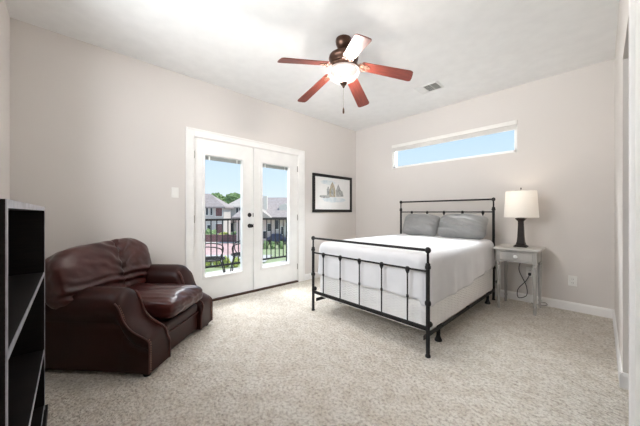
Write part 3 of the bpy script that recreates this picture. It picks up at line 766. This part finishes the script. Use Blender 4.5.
# cushions
def cushion(nm, m, c, sz, ex=(5, 5, 2.4), wr=0.008, seed=0, crown=0.0, mx=None, seam=None, n=40, parent=ac):
    b = MB(); R = bmesh.ops.create_cube(b.bm, size=2)
    bmesh.ops.subdivide_edges(b.bm, edges=b.bm.edges[:], cuts=n, use_grid_fill=True)
    for v in b.bm.verts:
        p = v.co.copy()
        # superellipsoid-like rounding
        q = (abs(p.x)**ex[0]+abs(p.y)**ex[1]+abs(p.z)**ex[2])**(1/3.2)
        mm = max(abs(p.x), abs(p.y), abs(p.z))
        d = p.normalized()
        t = (abs(d.x)**ex[0]+abs(d.y)**ex[1])**(1/ex[0]) if (abs(d.x)+abs(d.y)) > 1e-6 else 0
        s_ = (t**ex[2]+abs(d.z)**ex[2])**(-1/ex[2])
        p = d*s_
        w_ = noise.noise(Vector((p.x*1.5+seed, p.y*2.5, p.z*3+seed)))*wr + noise.noise(Vector((p.x*3+seed, p.y*7+2*p.z, p.z*5)))*wr*0.6
        P = Vector((p.x*sz[0], p.y*sz[1], p.z*sz[2]))
        P += d*w_
        P.z += crown*(1-p.y**2)*(1-p.x**2)*(1 if p.z > 0 else 0)
        if seam is not None: P = seam(P, p, sz)
        v.co = P
    if mx is not None:
        for v in b.bm.verts: v.co = mx @ v.co
    o = b.build(nm, m, parent, smooth=True)
    for pl in o.data.polygons: pl.use_smooth = True
    o.location = c
    return o
cushion('seat_cushion', 'leather', (-0.352, 0, 0.376), (0.388, 0.246, 0.100), ex=(12, 12, 3.2), wr=0.008, seed=2, crown=0.015)
def back_seam(P, p, sz):
    g = math.exp(-((p.y-0.12)/0.035)**2)
    P.x -= 0.026*g*(1 if p.x > 0 else 0)
    P.z -= 0.008*g*(1 if p.z > 0.5 else 0)
    d = p.y-0.12
    if p.x > -0.2:
        # creases fanning out from the seam and gathering above the seat
        f = math.exp(-(abs(d)/0.35)**2)*max(0, min(1, p.z+0.6))
        P.x += 0.009*f*math.sin(15*(p.z - abs(d)*1.1) + 2*noise.noise(Vector((p.y*3, p.z*2, 3))))
        lo = math.exp(-((p.z+0.55)/0.3)**2)
        P.x += 0.013*lo*math.sin(22*p.z + 3.5*p.y + 1.5*noise.noise(Vector((p.y*2, 1, 3))))
    P.z -= 0.035*(abs(p.y)**3)*(0.5+0.5*p.z)
    P.z += 0.018*math.exp(-((p.y-0.55)/0.35)**2)*(0.5+0.5*p.z)
    return P
rot = Matrix.Rotation(math.radians(-14), 4, 'Y')
cushion('back_cushion', 'leather', (-0.665, -0.05, 0.645), (0.120, 0.445, 0.228), ex=(3.4, 4.2, 3.8), wr=0.008, seed=9, seam=back_seam, mx=rot, n=64)
b = MB(); b.box(-0.87, -0.78, -0.40, 0.40, 0.05, 0.62); b.build('back_frame', 'leather_smooth', ac, bevel=0.03, seg=3)
for (a_, b_) in ((-0.04, -0.41), (-0.04, 0.41), (-0.82, -0.41), (-0.82, 0.41)):
    MB().lathe([(0.022, 0), (0.028, 0.02), (0.028, 0.04)], (a_, b_, 0), 14).build('foot', 'espresso', ac, smooth=True)

# ------------------------------------------------------------------ bookshelf
SX0, SX1, SY0, SY1, SZ = 1.30, 2.478, -4.515, -4.280, 1.15
bs = thing('bookshelf', 'low empty espresso bookshelf with pale edges against the wall', 'bookshelf', ((SX0+SX1)/2, (SY0+SY1)/2+0.002, 0), -0.008)
hx, hy = (SX1-SX0)/2, (SY1-SY0)/2
MB().box(hx-0.020, hx, -hy, hy, 0.0, SZ-0.020).build('side_panel', 'espresso', bs)
MB().box(-hx, -hx+0.020, -hy, hy, 0.0, SZ-0.020).build('side_panel', 'espresso', bs)
MB().box(-hx, hx, -hy, hy, SZ-0.020, SZ).build('top_panel', 'espresso', bs)
MB().box(-hx+0.020, hx-0.020, -hy, -hy+0.008, 0.08, SZ-0.020).build('back_panel', 'espresso', bs)
for z in (0.80, 0.385, 0.085): 
    sh = MB().box(-hx+0.0205, hx-0.0205, -hy+0.008, hy-0.002, z-0.020, z).build('shelf', 'espresso', bs)
    MB().box(-hx+0.0205, hx-0.0205, hy-0.002, hy, z-0.020, z).build('edge_band', 'edge', sh)
MB().box(-hx-0.03, hx+0.002, hy-0.03, hy+0.012, 0, 0.06).build('plinth', 'espresso', bs)
b = MB(); b.box(hx-0.020, hx, hy, hy+0.002, 0.06, SZ-0.02); b.box(-hx, -hx+0.020, hy, hy+0.002, 0.06, SZ-0.02); b.box(-hx, hx, hy, hy+0.002, SZ-0.020, SZ)
b.build('edge_band', 'edge', bs)

# ------------------------------------------------------------------ balcony
struct(MB().box(-1.85, -T, -5.0, -0.3, -0.20, -0.03).build('balcony_deck', 'deck'))
struct(MB().box(-1.85, -1.50, -0.28, -0.02, -0.2, 3.0).build('balcony_pier', 'pier'))
rl = thing('balcony_railing', 'black metal balcony railing with thin upright balusters outside the doors', 'railing', (-1.75, -2.7, -0.03))
ya, yb = -2.2, 2.38
MB().box(-0.025, 0.025, ya, yb, 0.99, 1.03).build('top_rail', 'iron', rl)
MB().box(-0.015, 0.015, ya, yb, 0.10, 0.135).build('bottom_rail', 'iron', rl)
k = 0; y = ya+0.02; pb = None
while y < yb:
    big = (k == 0) or (y+0.112 >= yb)
    if big:
        MB().box(-0.02, 0.02, y-0.02, y+0.02, 0.0, 0.99).build('post', 'iron', rl)
    elif pb is None:
        pb = MB().box(-0.008, 0.008, -0.008, 0.008, 0.135, 0.99).build('baluster', 'iron', rl); pb.location = (0, y, 0)
    else:
        q = pb.copy(); COL.objects.link(q); q.parent = rl; q.location = (0, y, 0)
    y += 0.112; k += 1
# patio chairs and table
def patio_chair(loc, rz, label):
    c = thing('patio_chair', label, 'chair', loc, rz, None)
    b = MB(); ring = [(0.22*math.cos(t), 0.22*math.sin(t), 0.42) for t in [i*2*PI/24 for i in range(25)]]
    b.tube(ring, 0.010, 8)
    for i in range(-3, 4): 
        w_ = math.sqrt(max(0, 0.22**2-(i*0.055)**2)); b.tube([(-w_, i*0.055, 0.42), (w_, i*0.055, 0.42)], 0.005, 6)
    b.build('seat', 'iron', c)
    b = MB(); b.tube([(-0.20, 0.21*math.cos(t), 0.42+0.28*math.sin(t)) for t in [i*PI/16 for i in range(17)]], 0.010, 8)
    for s_ in (-1, 1):
        b.tube([(-0.2, s_*0.06+s_*0.05*math.cos(t), 0.55+0.10*math.sin(t)) for t in [i*2*PI/16 for i in range(17)]], 0.006, 6)
    b.tube([(-0.2, 0, 0.42), (-0.2, 0, 0.70)], 0.006, 6)
    b.build('backrest', 'iron', c)
    for s_ in (-1, 1):
        MB().tube(bez([(-0.20, s_*0.20, 0.62), (-0.02, s_*0.25, 0.64), (0.16, s_*0.24, 0.60), (0.18, s_*0.22, 0.50), (0.14, s_*0.18, 0.42)]), 0.009, 8).build('armrest', 'iron', c)
        MB().tube(bez([(0.15, s_*0.15, 0.42), (0.20, s_*0.19, 0.25), (0.22, s_*0.20, 0.01)]), 0.009, 8).build('leg', 'iron', c)
        MB().tube(bez([(-0.15, s_*0.15, 0.42), (-0.20, s_*0.19, 0.25), (-0.24, s_*0.20, 0.01)]), 0.009, 8).build('leg', 'iron', c)
    return c
patio_chair((-0.85, -2.55, -0.03), math.radians(65), 'curved black metal patio chair on the balcony nearest the armchair')
patio_chair((-0.95, -1.92, -0.03), math.radians(-120), 'curved black metal patio chair on the balcony behind the door knob side')
# ------------------------------------------------------------------ grounds and neighbours
Fw = Vector((-math.sin(TH), math.cos(TH), 0)); Rt = Vector((math.cos(TH), math.sin(TH), 0)); C0 = Vector((3.379, -4.184, 0))
GZ = -3.0
def at(px, d): return C0 + Fw*d + Rt*((px-320)/267*d)       # a spot on the ground plan at a distance
gm = Matrix.Translation(C0) @ Matrix.Rotation(TH, 4, 'Z')   # ground strips run square to the street
def strip(nm, m, d0, d1, l0, l1, z): return struct(MB().box(l0, l1, d0, d1, z-0.05, z, gm).build(nm, m))
struct(MB().box(-120, -T-1.3, -60, 120, GZ-0.3, GZ-0.1).build('ground', 'grass'))
strip('street_paving', 'brickpave', 26, 35.5, -60, -6.6, GZ)
strip('walkway', 'walk', 22.3, 26, -60, -4.6, GZ)
strip('road', 'walk', 36, 60, -60, 20, GZ+0.01)
def house(loc, rz, w_, d_, h_, rise, wallm, roofm, wins, label, hip=0.5, over=0.4):
    hs = thing('house', label, 'house', loc, rz)
    MB().box(-w_/2, w_/2, 0, d_, 0, h_).build('walls', wallm, hs)
    o_ = over; A = [(-w_/2-o_, -o_, h_), (w_/2+o_, -o_, h_), (w_/2+o_, d_+o_, h_), (-w_/2-o_, d_+o_, h_)]
    hh_ = hip*w_/2
    r0 = (-w_/2+hh_, d_/2, h_+rise); r1 = (w_/2-hh_, d_/2, h_+rise)
    b = MB(); V = [b.bm.verts.new(p) for p in A+[r0, r1]]
    for f in ((0,1,5,4), (1,2,5), (2,3,4,5), (3,0,4), (3,2,1,0)): b.bm.faces.new([V[i] for i in f])
    b.box(-w_/2-o_, w_/2+o_, -o_, d_+o_, h_-0.25, h_)
    b.build('roof', roofm, hs)
    for (x, z, ww, wh, mm) in wins:
        f_ = MB().box(x-ww/2-0.08, x+ww/2+0.08, -0.06, 0.0, z-0.08, z+wh+0.08).build('window', 'door', hs)
        MB().box(x-ww/2, x+ww/2, -0.075, -0.06, z, z+wh).build('window_glass', mm, f_)
    return hs
# house A
q = at(200, 45); house((q.x, q.y, GZ), TH, 8.0, 3.5, 5.1, 2.3, 'stucco', 'roof',
    [(1.2, 3.7, .35, 1.2, 'winglass'), (1.95, 3.7, .35, 1.2, 'winglass'), (3.2, 3.5, 1.1, 1.5, 'maroon'), (3.2, 0.6, 1.1, 1.6, 'maroon'), (1.5, 0.6, 0.5, 1.4, 'winglass')],
    'beige stucco house with grey hip roof seen leftmost through the doors', hip=0.75)
q = at(245, 50); hb = house((q.x, q.y, GZ), TH, 7.0, 7, 5.2, 2.7, 'stucco_pale', 'roof_tan',
    [(-1.45, 3.9, .35, 1.1, 'winglass'), (-0.95, 3.9, .35, 1.1, 'winglass'), (0.8, 3.9, .6, 1.1, 'winglass'), (-2.4, 0.5, 0.6, 1.6, 'winglass'), (-0.6, 0.4, 1.0, 1.8, 'winglass')],
    'cream house with tan hip roof and small dark porch roof in the middle', hip=0.9)
b = MB(); b.prism([(-3.6, -1.4, 2.3), (3.2, -1.4, 2.3), (3.2, 0, 3.1), (-3.6, 0, 3.1)], (0, 0, 0.12)); b.build('porch_roof', 'roof_dark', hb)
# house C
q = at(281, 36); hc = house((q.x, q.y, GZ), TH, 12, 9, 3.5, 2.9, 'stucco', 'roof',
    [(-0.55, 1.9, .45, 1.2, 'winglass'), (0.2, 1.2, .35, 1.0, 'winglass'), (-1.6, 1.6, .4, 1.0, 'winglass'), (-2.2, 0.6, .4, 1.0, 'winglass'), (0.9, 1.6, 0.4, 1.1, 'winglass')],
    'house with broad grey shingle roof seen through the right door', hip=0.25, over=0.5)
b = MB(); b.prism([(-0.4, 1.1, 4.1), (1.1, 1.1, 4.1), (1.1, 1.1, 4.9), (0.5, 1.1, 5.4), (-0.4, 1.1, 5.1)], (0, 2.2, 0)); b.build('dormer', 'stucco_pale', hc)
b = MB(); b.box(-2.6, -2.1, 1.0, 1.6, 3.5, 6.4); b.build('chimney', 'stucco_pale', hc)
b = MB(); b.prism([(-3.2, -1.6, 3.35), (-0.9, -1.6, 3.35), (-2.6, -1.6, 4.6)], (0, 4.5, 0)); b.build('gable_roof', 'roof_tan', hc)
b = MB(); b.box(-3.2, 3.5, -1.2, -0.2, 3.15, 3.5); b.build('porch_roof', 'roof_dark', hc)

# garden wall
g = strip('garden_wall', 'maroon', 37.2, 37.8, -22, -9.0, -2.0)
g.data.transform(Matrix.Translation((0, 0, 0)))
for v_ in g.data.vertices:
    if v_.co.z < -2.02: v_.co.z = GZ
struct(g)

def blobmesh(nm, m, c, r, sc, seed, parent=None, amp=0.35, sub=4):
    b = MB(); R = bmesh.ops.create_icosphere(b.bm, subdivisions=sub, radius=1.0)
    for v in b.bm.verts:
        d = v.co.normalized()
        k = 1 + amp*noise.noise(d*2.2+Vector((seed, 0, 0))) + amp*0.7*noise.noise(d*5.5+Vector((0, seed, 0))) + amp*0.5*noise.noise(d*13+Vector((0, 0, seed)))
        v.co = Vector((d.x*r*sc[0]*k, d.y*r*sc[1]*k, d.z*r*sc[2]*k)) + Vector(c)
    return b.build(nm, m, parent)
def tree(px, d, hgt, r, seed, label, group):
    q = at(px, d); t = thing('tree', label, 'tree', (q.x, q.y, GZ-0.1), 0, group)
    MB().tube([(0,0,0), (0.1,0,hgt*0.35), (0,0.1,hgt*0.7)], [0.22, 0.16, 0.08], 8).build('trunk', 'bark', t)
    b = MB()
    rnd = random.Random(seed)
    cr_ = blobmesh('crown', 'leaf', (0, 0, hgt-r*0.9), r, (1, 1, 0.85), seed, t, 0.45)
    return t
TG = 'trees behind the far houses'
tree(216, 64, 8.9, 1.6, 1, 'leafy green tree rising above the leftmost house roof', TG)
tree(225, 75, 8.6, 1.8, 2, 'leafy green tree in the middle of the gap between two house roofs', TG)
tree(234, 64, 8.9, 1.7, 3, 'leafy green tree behind the cream house with tan roof', TG)
tree(242, 75, 8.9, 1.6, 4, 'leafy green tree rightmost behind the cream house roof', TG)
def shrub(px, d, r, seed, label, m='leaf_yellow', sc=(1, 1, 0.8)):
    q = at(px, d); o = blobmesh('shrub', m, (0, 0, r*sc[2]*0.7), r, sc, seed, None, 0.4, 3); o.location = (q.x, q.y, GZ)
    return tag(o, label, 'shrub', 'shrubs below the balcony')
for i, (px, lab) in enumerate(((208, 'low yellow green shrub at the left end of the row below the balcony'), (217, 'low yellow green shrub second from the left below the balcony'), (226, 'low yellow green shrub third from the left below the balcony'), (236, 'low yellow green shrub at the right end of the row below the balcony'))):
    shrub(px, 20.6, 0.27, i+10, lab, sc=(1, 1, 1.5))
shrub(210, 41, 1.1, 20, 'round green shrub in front of the beige house', 'leaf')
shrub(224, 41, 0.8, 21, 'round yellow green shrub in front of the cream house')
shrub(236, 43, 0.8, 22, 'round green shrub by the cream house porch', 'leaf')
for i, (px, lab) in enumerate(((266, 'dark green shrub left in the hedge before the grey roofed house'), (273, 'dark green shrub in the middle of the hedge before the grey roofed house'), (281, 'dark green shrub right in the hedge before the grey roofed house'))):
    shrub(px, 31, 0.36, 30+i, lab, 'leaf', (0.9, 0.9, 1.3))
# parked car
q = at(276, 34.9)
cr2 = thing('car', 'dark blue car parked before the grey roofed house', 'car', (q.x, q.y, GZ), TH)
b = MB(); b.prism([(-1.3, 0, .3), (1.3, 0, .3), (1.3, 0, .75), (0.85, 0, .85), (0.5, 0, 1.3), (-0.55, 0, 1.3), (-0.95, 0, .88), (-1.3, 0, .8)], (0, 1.0, 0)); b.build('car_body', 'car', cr2, bevel=0.08, seg=2)
for x in (-0.8, 0.8): MB().lathe([(0.3, -0.08), (0.3, 0.12)], (x, 0, 0.3), 16, axis='y').build('wheel', 'tyre', cr2)
bpy.context.view_layer.update()
